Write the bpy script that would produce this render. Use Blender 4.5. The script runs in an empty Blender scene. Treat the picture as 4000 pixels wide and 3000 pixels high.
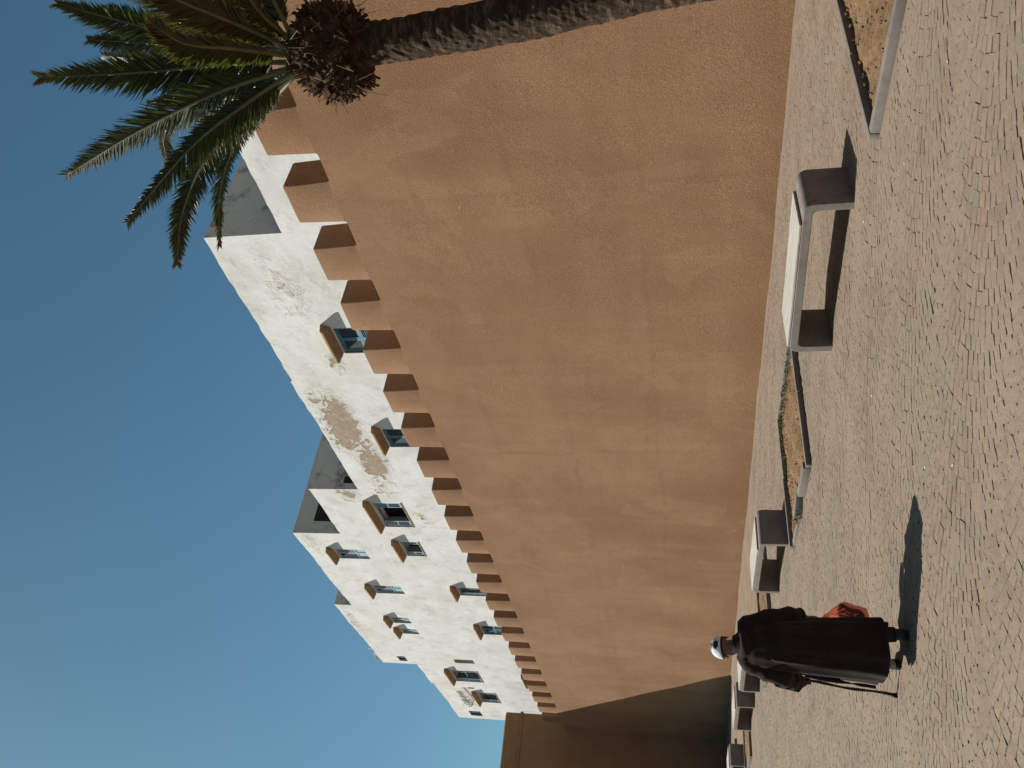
import bpy, bmesh, math, random
import numpy as np
from mathutils import Vector, Matrix

random.seed(7)
rng = np.random.default_rng(11)
scene = bpy.context.scene
col = scene.collection

# ------------------------------------------------------------------ camera
# World: X runs along the rampart (right = +X), Y points at the rampart, Z up.
CAM_H = 1.7
FOC, PITCH, ROLL, HEAD = 3200.0, 0.2062, -0.01977, -0.66083   # px (4000 wide), rad
ca, sa = math.cos(HEAD), math.sin(HEAD)
def c2w(v):      # camera-aligned horizontal frame -> world
    return Vector((-(v[0]*sa + v[1]*ca), v[0]*ca - v[1]*sa, v[2]))
_F = Vector((0, math.cos(PITCH), math.sin(PITCH)))
_R0 = Vector((1, 0, 0)); _U0 = _R0.cross(_F)
_R = _R0*math.cos(ROLL) + _U0*math.sin(ROLL)
_U = -_R0*math.sin(ROLL) + _U0*math.cos(ROLL)
FW, RW, UW = c2w(_F), c2w(_R), c2w(_U)
cam_d = bpy.data.cameras.new('camera'); cam = bpy.data.objects.new('camera', cam_d)
col.objects.link(cam); scene.camera = cam
cx, cy, cz = -UW, RW, -FW            # the photograph was taken with the camera turned on its side
cam.matrix_world = Matrix(((cx.x, cy.x, cz.x, 0), (cx.y, cy.y, cz.y, 0), (cx.z, cy.z, cz.z, CAM_H), (0, 0, 0, 1)))
cam_d.sensor_width = 36; cam_d.lens = FOC/4000*36
cam_d.clip_start = 0.05; cam_d.clip_end = 2000

def at(px, py, Y):
    """photo position -> point on the vertical plane Y"""
    d = FW + RW*((1500-py)/FOC) - UW*((px-2000)/FOC)
    t = Y/d.y
    return Vector((0, 0, CAM_H)) + d*t
def px_of(P):
    d = P - Vector((0, 0, CAM_H)); z = d.dot(FW)
    return 2000 - FOC*d.dot(UW)/z, 1500 - FOC*d.dot(RW)/z, z

# ------------------------------------------------------------------ light
SUN = Vector((-0.85, -0.46, 1.0)).normalized()
ELEV = math.asin(SUN.z); AZ = math.atan2(SUN.x, SUN.y)
world = bpy.data.worlds.new('World'); scene.world = world; world.use_nodes = True
wn = world.node_tree.nodes; wl = world.node_tree.links
bg = wn['Background']; sky = wn.new('ShaderNodeTexSky'); sky.sky_type = 'NISHITA'
sky.sun_disc = False; sky.sun_elevation = ELEV; sky.sun_rotation = AZ
sky.altitude = 20; sky.air_density = 1.0; sky.dust_density = 1.1; sky.ozone_density = 1.2
tint = wn.new('ShaderNodeMix'); tint.data_type = 'RGBA'; tint.blend_type = 'MULTIPLY'; tint.inputs[0].default_value = 1
tint.inputs[7].default_value = (.64, 1.02, 1.01, 1)
wl.new(sky.outputs[0], tint.inputs[6]); wl.new(tint.outputs[2], bg.inputs[0]); bg.inputs[1].default_value = 0.053
sd = bpy.data.lights.new('sun', 'SUN'); sd.energy = 5.0; sd.angle = math.radians(0.5); sd.color = (1, 0.95, 0.87)
so = bpy.data.objects.new('sun', sd); col.objects.link(so)
so.rotation_euler = SUN.to_track_quat('Z', 'Y').to_euler(); so.location = (-20, -12, 30)
vs = scene.view_settings
vs.view_transform = 'Standard'; vs.look = 'None'; vs.gamma = 1; vs.use_curve_mapping = False; vs.exposure = 0.46
scene.render.engine = 'CYCLES'

# ------------------------------------------------------------------ helpers
def tag(o, label=None, cat=None, group=None, kind=None):
    if label: o['label'] = label
    if cat: o['category'] = cat
    if group: o['group'] = group
    if kind: o['kind'] = kind
    return o
def link(name, data, parent=None, loc=None):
    o = bpy.data.objects.new(name, data); col.objects.link(o)
    if parent is not None: o.parent = parent
    if loc is not None: o.location = loc
    return o
def thing(name, label, cat, loc=(0, 0, 0), rz=0, group=None):
    o = link(name, None); o.location = loc; o.rotation_euler = (0, 0, rz); o.empty_display_size = .2
    return tag(o, label, cat, group)
def mesh_of(name, verts, faces, mat=None, smooth=False):
    me = bpy.data.meshes.new(name); me.from_pydata([tuple(v) for v in verts], [], faces); me.update()
    if mat: me.materials.append(mat)
    if smooth: me.polygons.foreach_set('use_smooth', [True]*len(me.polygons))
    return me
def bm_mesh(name, bm, mat=None, smooth=False, recalc=True):
    if recalc: bmesh.ops.recalc_face_normals(bm, faces=bm.faces)
    me = bpy.data.meshes.new(name); bm.to_mesh(me); bm.free()
    if mat: me.materials.append(mat)
    if smooth: me.polygons.foreach_set('use_smooth', [True]*len(me.polygons))
    return me
def bbox(bm, x0, x1, y0, y1, z0, z1):
    vs_ = [bm.verts.new(p) for p in ((x0,y0,z0),(x1,y0,z0),(x1,y1,z0),(x0,y1,z0),(x0,y0,z1),(x1,y0,z1),(x1,y1,z1),(x0,y1,z1))]
    for f in ((0,3,2,1),(4,5,6,7),(0,1,5,4),(1,2,6,5),(2,3,7,6),(3,0,4,7)): bm.faces.new([vs_[i] for i in f])
    return vs_
def box_mesh(name, x0, x1, y0, y1, z0, z1, mat, bev=0, seg=2):
    bm = bmesh.new(); bbox(bm, min(x0,x1), max(x0,x1), min(y0,y1), max(y0,y1), min(z0,z1), max(z0,z1))
    if bev: bmesh.ops.bevel(bm, geom=bm.edges[:], offset=bev, segments=seg, affect='EDGES', profile=.5)
    return bm_mesh(name, bm, mat, smooth=False)
def tube(bm, pts, rad, seg=8, cap=True):
    n = len(pts); rings = []
    pts = [Vector(p) for p in pts]
    up = Vector((0, 0, 1))
    prev = None
    for i, p in enumerate(pts):
        t = (pts[min(i+1, n-1)] - pts[max(i-1, 0)]).normalized()
        a = prev if prev is not None else (t.orthogonal())
        a = (a - t*a.dot(t)).normalized(); prev = a; b = t.cross(a)
        r = rad[i] if hasattr(rad, '__len__') else rad
        rings.append([bm.verts.new(p + (a*math.cos(2*math.pi*k/seg) + b*math.sin(2*math.pi*k/seg))*r) for k in range(seg)])
    for i in range(n-1):
        for k in range(seg):
            bm.faces.new((rings[i][k], rings[i][(k+1) % seg], rings[i+1][(k+1) % seg], rings[i+1][k]))
    if cap:
        bm.faces.new(rings[0][::-1]); bm.faces.new(rings[-1])
def smooth_obj(o, ang=35):
    o.data.polygons.foreach_set('use_smooth', [True]*len(o.data.polygons))
    try: o.data.set_sharp_from_angle(angle=math.radians(ang))
    except Exception: pass
    return o
def crv(pts, n):
    """Catmull-Rom through pts"""
    P = [Vector(p) for p in pts]; P = [P[0]*2-P[1]] + P + [P[-1]*2-P[-2]]
    out = []; m = len(P)-3
    for i in range(n):
        s = i/(n-1)*m; k = min(int(s), m-1); t = s-k
        a, b, c, d = P[k:k+4]
        out.append(0.5*((2*b) + (c-a)*t + (2*a-5*b+4*c-d)*t*t + (3*b-a-3*c+d)*t*t*t))
    return out

# ------------------------------------------------------------------ materials
class N:
    def __init__(s, name, rough=.9, spec=.2):
        s.m = bpy.data.materials.new(name); s.m.use_nodes = True; s.t = s.m.node_tree
        s.b = s.t.nodes['Principled BSDF']; s.b.inputs['Roughness'].default_value = rough
        s.b.inputs['Specular IOR Level'].default_value = spec
        s.geo = s.t.nodes.new('ShaderNodeNewGeometry'); s.pos = s.geo.outputs['Position']
    def node(s, t, **k):
        n = s.t.nodes.new(t)
        for a, v in k.items(): setattr(n, a, v)
        return n
    def set(s, inp, v):
        if hasattr(v, 'links') or hasattr(v, 'is_linked'): s.t.links.new(v, inp)
        else: inp.default_value = v
    def vmul(s, v, sc):
        n = s.node('ShaderNodeVectorMath', operation='MULTIPLY'); s.set(n.inputs[0], v); n.inputs[1].default_value = sc; return n.outputs[0]
    def noise(s, scale, detail=4, rough=.55, vec=None, stretch=None, dist=0):
        v = vec if vec is not None else s.pos
        if stretch: v = s.vmul(v, stretch)
        n = s.node('ShaderNodeTexNoise'); s.t.links.new(v, n.inputs['Vector'])
        n.inputs['Scale'].default_value = scale; n.inputs['Detail'].default_value = detail; n.inputs['Roughness'].default_value = rough
        n.inputs['Distortion'].default_value = dist
        return n.outputs['Fac']
    def voro(s, scale, feature='F1', vec=None, out='Distance'):
        n = s.node('ShaderNodeTexVoronoi', feature=feature); s.t.links.new(vec if vec is not None else s.pos, n.inputs['Vector'])
        n.inputs['Scale'].default_value = scale; return n.outputs[out]
    def ramp(s, fac, stops, interp='LINEAR'):
        n = s.node('ShaderNodeValToRGB'); n.color_ramp.interpolation = interp
        e = n.color_ramp.elements
        while len(e) < len(stops): e.new(.5)
        for x, (p, c) in zip(e, stops):
            x.position = p; x.color = tuple(c) + (1,) if hasattr(c, '__len__') else (c, c, c, 1)
        s.t.links.new(fac, n.inputs[0]); return n.outputs[0]
    def mix(s, fac, a, b, mode='MIX'):
        n = s.node('ShaderNodeMix', data_type='RGBA', blend_type=mode)
        s.set(n.inputs[0], fac)
        for i, v in ((6, a), (7, b)):
            if hasattr(v, 'is_linked'): s.t.links.new(v, n.inputs[i])
            else: n.inputs[i].default_value = tuple(v) + (1,) if len(v) == 3 else v
        return n.outputs[2]
    def math(s, op, a, b=0.0, clamp=False):
        n = s.node('ShaderNodeMath', operation=op, use_clamp=clamp); s.set(n.inputs[0], a); s.set(n.inputs[1], b); return n.outputs[0]
    def bump(s, h, strength=.3, dist=.01, prev=None):
        n = s.node('ShaderNodeBump'); s.t.links.new(h, n.inputs['Height'])
        n.inputs['Strength'].default_value = strength; n.inputs['Distance'].default_value = dist
        if prev is not None: s.t.links.new(prev, n.inputs['Normal'])
        s.t.links.new(n.outputs[0], s.b.inputs['Normal']); return n.outputs[0]
    def color(s, c): s.set(s.b.inputs['Base Color'], c if hasattr(c, 'is_linked') else tuple(c) + (1,))

def mat_ochre():
    n = N('ochre_render', .95, .1)
    big = n.noise(.28, 5, .6)
    streak = n.noise(.9, 5, .6, stretch=(.35, .35, 1.6))
    rings = n.noise(1.0, 4, .6, stretch=(1.3, 1.3, .22))
    c = n.ramp(big, [(.3, (.235, .130, .073)), (.5, (.292, .166, .094)), (.72, (.345, .203, .119))])
    c = n.mix(n.ramp(streak, [(.35, 0.0), (.75, .5)]), c, (.25, .135, .068))
    c = n.mix(n.ramp(rings, [(.52, 0.0), (.8, .35)]), c, (.375, .232, .137))
    # damp darker foot and pale repaired coats
    sep = n.node('ShaderNodeSeparateXYZ'); n.t.links.new(n.pos, sep.inputs[0])
    foot = n.math('SUBTRACT', 1.0, n.math('DIVIDE', sep.outputs[2], .9), True)
    foot = n.math('MULTIPLY', foot, n.noise(2.2, 5, .65), True)
    c = n.mix(n.math('MULTIPLY', foot, .8), c, (.20, .105, .05))
    coat = n.ramp(n.noise(.5, 3, .5, stretch=(1, 1, .8), dist=.8), [(.56, 0.0), (.58, .22), (.75, .1)])
    c = n.mix(coat, c, (.365, .226, .132))
    wob = n.math('MULTIPLY', n.math('SUBTRACT', n.noise(.8, 4, .6), .5), .5)
    for (ax_, p0, w_, k_) in ((2, 2.35, .05, .32), (2, 4.6, .06, .38), (2, 6.55, .05, .3), (0, -9.4, .05, .25), (0, -18.1, .05, .4), (0, -22.6, .07, .25), (0, -27.5, .08, .35), (0, -32.2, .10, .3), (0, -37.2, .10, .35)):
        dd = n.math('ABSOLUTE', n.math('ADD', n.math('SUBTRACT', sep.outputs[ax_], p0), wob))
        ln = n.math('MULTIPLY', n.math('SUBTRACT', 1.0, n.math('DIVIDE', dd, w_*2.2), True), n.ramp(n.noise(.6, 3, .6), [(.4, 0.0), (.6, k_)]))
        c = n.mix(ln, c, (.21, .115, .06))
    run = n.ramp(n.noise(1.0, 6, .7, stretch=(3.2, 3.2, .16)), [(.52, 0.0), (.78, .4)])
    c = n.mix(run, c, (.23, .13, .07))
    fine = n.noise(45, 3, .7)
    c = n.mix(.75, c, n.ramp(fine, [(.3, (.55,.55,.55)), (.7, (1.32,1.32,1.32))]), 'MULTIPLY')
    chips = n.ramp(n.noise(9, 2, .4), [(.80, 0.0), (.815, .7)])
    c = n.mix(chips, c, (.55, .46, .36))
    n.color(c)
    b = n.bump(n.noise(30, 5, .8), .8, .016)
    b = n.bump(n.noise(1.2, 3, .5), .25, .06, b)
    b = n.bump(n.voro(60), .25, .006, b)
    return n.m
def mat_white():
    n = N('whitewash', .9, .15)
    base = n.ramp(n.noise(.7, 5, .6), [(.3, (.64, .635, .615)), (.6, (.725, .722, .705))])
    dirt = n.ramp(n.noise(.55, 7, .68, stretch=(1, 1, 1.5)), [(.42, 0.0), (.72, .6)])
    c = n.mix(dirt, base, (.50, .46, .40))
    drip = n.ramp(n.noise(1.4, 6, .7, stretch=(2.2, 2.2, .35)), [(.55, 0.0), (.8, .45)])
    c = n.mix(drip, c, (.52, .48, .42))
    # peeled plaster: only in the places where it has come away
    sep = n.node('ShaderNodeSeparateXYZ'); n.t.links.new(n.pos, sep.inputs[0])
    mask = None
    for (x, z, rx, rz, k) in ((-20.4, 12.5, 2.6, .95, 1.15), (-22.4, 12.15, 1.9, .75, 1.1), (-14.1, 11.9, 1.7, .7, .52), (-29, 16.9, 1.6, .4, .6), (-37, 17.9, 3, .35, .6), (-26.3, 11.4, 1.3, .6, .55), (-24.7, 13.9, .7, .6, .95), (-17.2, 11.6, .6, .35, .85), (-18.9, 12.9, .8, .35, .8), (-24.0, 12.3, 1.5, .7, .6)):
        dx = n.math('DIVIDE', n.math('SUBTRACT', sep.outputs[0], x), rx); dz = n.math('DIVIDE', n.math('SUBTRACT', sep.outputs[2], z), rz)
        r2 = n.math('ADD', n.math('MULTIPLY', dx, dx), n.math('MULTIPLY', dz, dz))
        v = n.math('MULTIPLY', n.math('SUBTRACT', 1.0, r2, True), k)
        mask = v if mask is None else n.math('MAXIMUM', mask, v)
    edge = n.noise(2.3, 10, .68, dist=.9)
    pl = n.math('ADD', n.math('MULTIPLY', mask, .34), n.math('MULTIPLY', edge, .8))
    peel = n.ramp(pl, [(.66, 0.0), (.672, 1.0)])
    crack = n.ramp(pl, [(.50, 0.0), (.66, 1.0)])
    ex = n.ramp(n.noise(5, 5, .6), [(.3, (.30, .225, .155)), (.7, (.43, .34, .25))])
    c = n.mix(n.math('MULTIPLY', crack, .6), c, (.56, .51, .44))
    c = n.mix(peel, c, ex)
    # noise-broken dark stains, heavier on +X faces; those faces toned darker too
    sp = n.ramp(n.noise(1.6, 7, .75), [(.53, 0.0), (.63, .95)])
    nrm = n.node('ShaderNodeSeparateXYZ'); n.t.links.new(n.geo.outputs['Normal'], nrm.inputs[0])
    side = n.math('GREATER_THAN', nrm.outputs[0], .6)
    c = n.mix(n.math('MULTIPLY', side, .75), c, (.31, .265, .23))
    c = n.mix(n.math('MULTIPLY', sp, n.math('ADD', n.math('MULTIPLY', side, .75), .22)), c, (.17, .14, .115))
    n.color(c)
    b = n.bump(n.math('MULTIPLY', peel, -1.0), .9, .03)
    b = n.bump(n.noise(3.5, 7, .7), .45, .028, b)
    b = n.bump(n.math('MULTIPLY', n.math('MULTIPLY', crack, n.noise(14, 6, .75)), 1.0), .7, .03, b)
    return n.m
def mat_simple(name, c0, c1, scale=6, rough=.85, bump=.3, bscale=30, bdist=.005, spec=.25, detail=5):
    n = N(name, rough, spec)
    n.color(n.ramp(n.noise(scale, detail, .62), [(.3, c0), (.7, c1)]))
    if bump: n.bump(n.noise(bscale, 4, .65), bump, bdist)
    return n.m
def mat_sett():
    n = N('stone_setts', .85, .25)
    a = n.node('ShaderNodeAttribute', attribute_name='tint')
    c = n.ramp(a.outputs['Fac'], [(0, (.165, .122, .088)), (.3, (.200, .150, .108)), (.5, (.188, .134, .095)), (.7, (.215, .160, .114)), (.85, (.170, .136, .108)), (1, (.225, .155, .108))])
    dust = n.ramp(n.noise(1.1, 6, .65), [(.38, 0.0), (.66, .8)])
    c = n.mix(dust, c, (.240, .184, .130))
    grey = n.ramp(n.noise(.45, 5, .6), [(.54, 0.0), (.72, .6)])
    c = n.mix(grey, c, (.185, .155, .122))
    c = n.mix(.7, c, n.ramp(n.noise(70, 4, .7), [(.3, (.72,.72,.72)), (.7, (1.22,1.22,1.22))]), 'MULTIPLY')
    n.color(c)
    n.bump(n.noise(55, 5, .7), .7, .008)
    return n.m
def mat_bed():
    n = N('sand_bed', .95, .1)
    v = n.voro(9.5, 'DISTANCE_TO_EDGE')
    c = n.ramp(n.noise(1.1, 6, .65), [(.35, (.190, .143, .100)), (.66, (.235, .178, .125))])
    c = n.mix(n.ramp(n.noise(.45, 5, .6), [(.54, 0.0), (.72, .6)]), c, (.185, .155, .122))
    c = n.mix(.6, c, n.ramp(n.noise(60, 4, .7), [(.3, (.7,.7,.7)), (.7, (1.2,1.2,1.2))]), 'MULTIPLY')
    n.color(c)
    n.bump(n.noise(40, 5, .75), .8, .01)
    return n.m
def mat_soil():
    n = N('dry_soil', 1, .05)
    n.color(n.ramp(n.noise(7, 7, .7), [(.3, (.13, .078, .042)), (.55, (.24, .15, .085)), (.75, (.32, .215, .13))]))
    n.bump(n.noise(28, 6, .75), 1, .03); return n.m
def mat_concrete(name='cast_concrete', k=1.0, warm=0.0):
    n = N(name, .85, .25)
    c = n.ramp(n.noise(5, 6, .65), [(.3, (.235*k, (.215-warm)*k, (.185-warm)*k)), (.7, (.33*k, (.30-warm)*k, (.262-warm)*k))])
    c = n.mix(n.ramp(n.noise(16, 5, .7), [(.58, 0.0), (.72, .7)]), c, (.12*k, .105*k, .085*k))
    c = n.mix(n.ramp(n.noise(2.2, 6, .7), [(.5, 0.0), (.75, .55)]), c, (.15*k, .125*k, .095*k))
    n.color(c); n.bump(n.noise(60, 4, .7), .35, .004); return n.m
def mat_seat():
    n = N('worn_seat_slab', .8, .25)
    st = n.noise(7, 6, .65, stretch=(.25, 4, 4))
    c = n.ramp(st, [(.28, (.24, .22, .19)), (.5, (.37, .345, .305)), (.72, (.46, .435, .385))])
    c = n.mix(n.ramp(n.noise(3.5, 4, .6, stretch=(.6, 3, 3)), [(.6, 0.0), (.78, .7)]), c, (.22, .20, .18))
    n.color(c); n.bump(st, .3, .006); return n.m
def mat_leaf(name, c0, c1, c2):
    n = N(name, .5, .4)
    a = n.node('ShaderNodeAttribute', attribute_name='dry')
    c = n.ramp(n.noise(3, 4, .6), [(.3, c0), (.7, c1)])
    c = n.mix(a.outputs['Fac'], c, c2)
    n.color(c)
    tr = n.node('ShaderNodeBsdfTranslucent'); n.t.links.new(n.mix(.5, c, (.20, .26, .03)), tr.inputs['Color'])
    mx = n.node('ShaderNodeMixShader'); mx.inputs[0].default_value = .22
    out = n.t.nodes['Material Output']
    n.t.links.new(n.b.outputs[0], mx.inputs[1]); n.t.links.new(tr.outputs[0], mx.inputs[2]); n.t.links.new(mx.outputs[0], out.inputs[0])
    return n.m
def mat_trunk():
    n = N('palm_bark', .95, .1)
    c = n.ramp(n.noise(5, 6, .7, stretch=(1, 1, 3.0)), [(.25, (.013, .008, .005)), (.5, (.046, .030, .019)), (.75, (.17, .12, .078))])
    n.color(c)
    b = n.bump(n.noise(6, 6, .75, stretch=(1.5, 1.5, 6)), .8, .022)
    n.bump(n.noise(50, 4, .7, stretch=(2, 2, .6)), .6, .01, b); return n.m

M = {}
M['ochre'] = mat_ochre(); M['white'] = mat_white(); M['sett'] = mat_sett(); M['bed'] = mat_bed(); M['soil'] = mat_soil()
M['conc'] = mat_concrete('cast_concrete', .72, .014); M['kerb'] = mat_concrete('kerb_concrete', .60, .016); M['seat'] = mat_seat()
M['cement'] = mat_simple('cement_strip', (.15, .11, .075), (.20, .152, .105), 3, .95, .6, 30, .012)
M['canopy'] = mat_simple('canopy_stone', (.26, .16, .085), (.36, .24, .14), 5, .9, .4, 30)
M['blue'] = mat_simple('blue_paint', (.045, .125, .21), (.085, .20, .31), 4, .55, .15, 20, spec=.4)
M['pale'] = mat_simple('pale_blue_paint', (.23, .33, .40), (.36, .46, .51), 4, .6, .15, 20, spec=.4)
M['louvre'] = mat_simple('weathered_slats', (.055, .07, .075), (.10, .12, .12), 6, .7, .2, 20)
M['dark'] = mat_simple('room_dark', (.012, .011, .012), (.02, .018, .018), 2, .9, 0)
M['glass'] = mat_simple('window_glass', (.012, .016, .019), (.018, .022, .026), 1, .15, 0, spec=.6)
M['niche'] = mat_simple('niche_stone', (.36, .31, .25), (.48, .42, .35), 4, .9, .3, 20)
M['bark'] = mat_trunk()
M['stub'] = mat_simple('leaf_base_fibre', (.022, .012, .007), (.085, .050, .028), 9, .95, .6, 60, .01, spec=.1)
M['leaf'] = mat_leaf('palm_leaf', (.020, .032, .009), (.046, .062, .016), (.11, .062, .032))
M['rachis'] = mat_simple('leaf_stalk', (.07, .066, .025), (.13, .115, .05), 4, .5, .1, 20, spec=.4)
M['grass'] = mat_simple('weed_green', (.05, .075, .022), (.10, .125, .045), 12, .7, 0)
M['straw'] = mat_simple('dry_straw', (.14, .09, .045), (.26, .18, .10), 14, .8, 0)
M['robe'] = mat_simple('brown_wool', (.021, .012, .0095), (.036, .022, .018), 9, .95, .5, 180, .002, spec=.05)
M['robe'].node_tree.nodes['Principled BSDF'].inputs['Sheen Weight'].default_value = .08
M['trouser'] = mat_simple('dark_cloth', (.018, .017, .018), (.03, .028, .028), 12, .95, .3, 120, .002)
M['shoe'] = mat_simple('shoe_leather', (.02, .02, .021), (.05, .05, .052), 12, .6, .2, 60, .002)
M['shoe_lit'] = mat_simple('sunlit_shoe_upper', (.22, .25, .28), (.36, .39, .41), 20, .6, .2, 60, .002)  # left shoe only: sunlight painted in as a paler shoe colour
M['skin'] = mat_simple('weathered_skin', (.14, .075, .045), (.20, .11, .07), 14, .6, .2, 90, .002)
M['hair'] = mat_simple('dark_hair', (.012, .010, .009), (.03, .026, .024), 30, .8, .4, 120, .003)
M['cap'] = mat_simple('white_cap_cotton', (.56, .57, .59), (.68, .69, .70), 14, 1.0, .5, 22, .008, spec=.05)
M['cane'] = mat_simple('dark_wood', (.022, .014, .010), (.05, .03, .02), 14, .6, .3, 60, .003)
M['rubber'] = mat_simple('black_rubber', (.012, .012, .012), (.02, .02, .02), 10, .8, 0)
M['rust'] = mat_simple('rusty_metal', (.10, .07, .05), (.19, .14, .10), 20, .8, 0)
M['gull'] = mat_simple('white_feather', (.62, .62, .61), (.74, .74, .73), 10, .8, 0)
M['gullwing'] = mat_simple('grey_feather', (.22, .23, .24), (.3, .31, .32), 10, .8, 0)
M['beak'] = mat_simple('yellow_beak', (.45, .28, .04), (.5, .32, .06), 10, .5, 0)

# ------------------------------------------------------------------ rampart
WY, WTOP, CREN = 11.713, 9.017, 8.042
PITCH_M, MW, TP, S0 = 1.5955, .9535, .021, 8.859
wall = thing('rampart_wall', 'tall ochre rendered town wall with a row of square merlons', 'wall', (0, 0, 0))
# body: gently uneven face with rounded top arris
def rampart_body():
    xs = np.arange(-44.3, 26.01, .35); zs = [-.1, .3, .9, 1.6, 2.4, 3.2, 4.0, 4.8, 5.6, 6.4, 7.1, 7.6, 7.9, 8.0, 8.03, 8.042]
    yo = [0]*16
    v = []
    for x in xs:
        for z, y in zip(zs, yo):
            w = .018*math.sin(x*.7+z*.5) + .012*math.sin(x*1.9-z*.9+1)
            w *= max(0, min(1, (7.9-z)/4.0))
            v.append((x, WY + y + w, z))
    nz = len(zs); f = []
    for i in range(len(xs)-1):
        for j in range(nz-1):
            a = i*nz+j; f.append((a, a+nz, a+nz+1, a+1))
    b = len(v)
    for x in xs: v += [(x, WY+1.6, CREN), (x, WY+1.6, -.1)]
    for i in range(len(xs)-1):
        a = i*nz+nz-1; f.append((a, a+nz, b+2*i+2, b+2*i)); f.append((b+2*i, b+2*i+2, b+2*i+3, b+2*i+1))
    f.append(tuple([k for k in range(nz)][::-1] + [b+1, b])); e = (len(xs)-1)*nz; f.append(tuple([e+k for k in range(nz)] + [b+2*(len(xs)-1), b+2*(len(xs)-1)+1]))
    return mesh_of('wall_body', v, f, M['ochre'], True)
wb = link('wall_body', rampart_body(), wall); smooth_obj(wb, 50)
def merlon_mesh(seed):
    r = random.Random(seed)
    hw = MW/2; h = WTOP-CREN; j = lambda s: r.uniform(-s, s)
    prof = []
    def arc(cx_, cz_, rad, a0, a1, n=4):
        for k in range(n+1):
            a = math.radians(a0+(a1-a0)*k/n); prof.append((cx_+rad*math.cos(a), cz_+rad*math.sin(a)))
    fr = .05; tr = .035+r.uniform(0, .02)
    prof.append((-hw-fr-.02, -.12))
    arc(-hw-fr, fr, fr, -90, 0)
    arc(-hw+TP+tr, h-tr+j(.008), tr, 180, 90)
    arc(hw-TP-tr, h-tr+j(.008), tr, 90, 0)
    arc(hw+fr, fr, fr, 180, 270)
    prof.append((hw+fr+.02, -.12))
    D = .72; inset = .03
    layers = [(0, inset), (.008, .008), (inset, 0), (D-inset, 0), (D-.008, .008), (D, inset)]
    v = []; n = len(prof)
    for y, ins in layers:
        for (x, z) in prof:
            if z > fr*1.2:
                x2 = x - math.copysign(min(ins, abs(x)), x); z2 = z - (ins if z > h*.7 else 0)
            else: x2, z2 = x, z
            v.append((x2, y, z2))
    f = []
    for l in range(len(layers)-1):
        for k in range(n-1):
            a = l*n+k; f.append((a, a+1, a+n+1, a+n))
    f.append(tuple(range(n))[::-1]); f.append(tuple((len(layers)-1)*n+k for k in range(n)))
    bm = bmesh.new(); vs_ = [bm.verts.new(p) for p in v]
    for q in f: bm.faces.new([vs_[k] for k in q])
    return bm_mesh('merlon', bm, M['ochre'], True)
mer = [merlon_mesh(k) for k in range(5)]
for me in mer:
    me.polygons.foreach_set('use_smooth', [len(p_.vertices) <= 4 for p_ in me.polygons])
    try: me.set_sharp_from_angle(angle=math.radians(40))
    except Exception: pass
for k in range(-16, 22):
    s = S0 + PITCH_M*k
    o = link('merlon', mer[k % 5], wall, (-(s+MW/2), WY+.0015, CREN)); o.rotation_euler = (0, 0, random.uniform(-.004, .004))
# cement strip along the wall foot
def strip():
    xs = np.arange(-44.2, 26, .22); v = []; f = []
    for x in xs:
        w = .085 + .008*math.sin(x*1.7) + .008*math.sin(x*4.1+2) + random.uniform(-.012, .012)
        v += [(x, WY-w, .004), (x, WY-w+.03, .013), (x, WY-.03, .024), (x, WY+.03, .045+.006*math.sin(x*2.3)+random.uniform(-.006, .006))]
    for i in range(len(xs)-1):
        for j in range(3): a = 4*i+j; f.append((a, a+4, a+5, a+1))
    return mesh_of('foot_strip', v, f, M['cement'], True)
link('foot_strip', strip(), wall)

# ------------------------------------------------------------------ gate tower at the far end
TX, TYF, TYB, TH = -44.3, 6.35, 12.35, 11.27
tower = thing('gate_tower', 'plain ochre tower closing the far end of the rampart in shade', 'tower', (0, 0, 0))
def tower_body():
    bm = bmesh.new(); bbox(bm, TX-9, TX, TYF, TYB, -.1, TH-.12)
    bmesh.ops.bevel(bm, geom=[e for e in bm.edges if abs(e.verts[0].co.z-e.verts[1].co.z) > 2], offset=.06, segments=3, affect='EDGES')
    return bm_mesh('tower_body', bm, M['ochre'], False)
smooth_obj(link('tower_body', tower_body(), tower), 40)
def coping():
    x0, x1, y0, y1 = TX-9, TX, TYF, TYB; v = []
    for (ins, z) in ((0, TH-.12), (.02, TH-.03), (.10, TH+.03), (.35, TH+.05)):
        v += [(x0+ins, y0+ins, z), (x1-ins, y0+ins, z), (x1-ins, y1-ins, z), (x0+ins, y1-ins, z)]
    f = [(4*l+k, 4*l+(k+1) % 4, 4*l+4+(k+1) % 4, 4*l+4+k) for l in range(3) for k in range(4)] + [(12, 13, 14, 15)]
    return mesh_of('coping', v, f, M['ochre'])
link('coping', coping(), tower)
bm = bmesh.new(); tube(bm, [(TX+.0, TYF-.06, 10.4), (TX+.0, TYB+.04, 10.4)], .085, 10)
smooth_obj(link('string_course', bm_mesh('string_course', bm, M['ochre'], True), tower))

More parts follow.
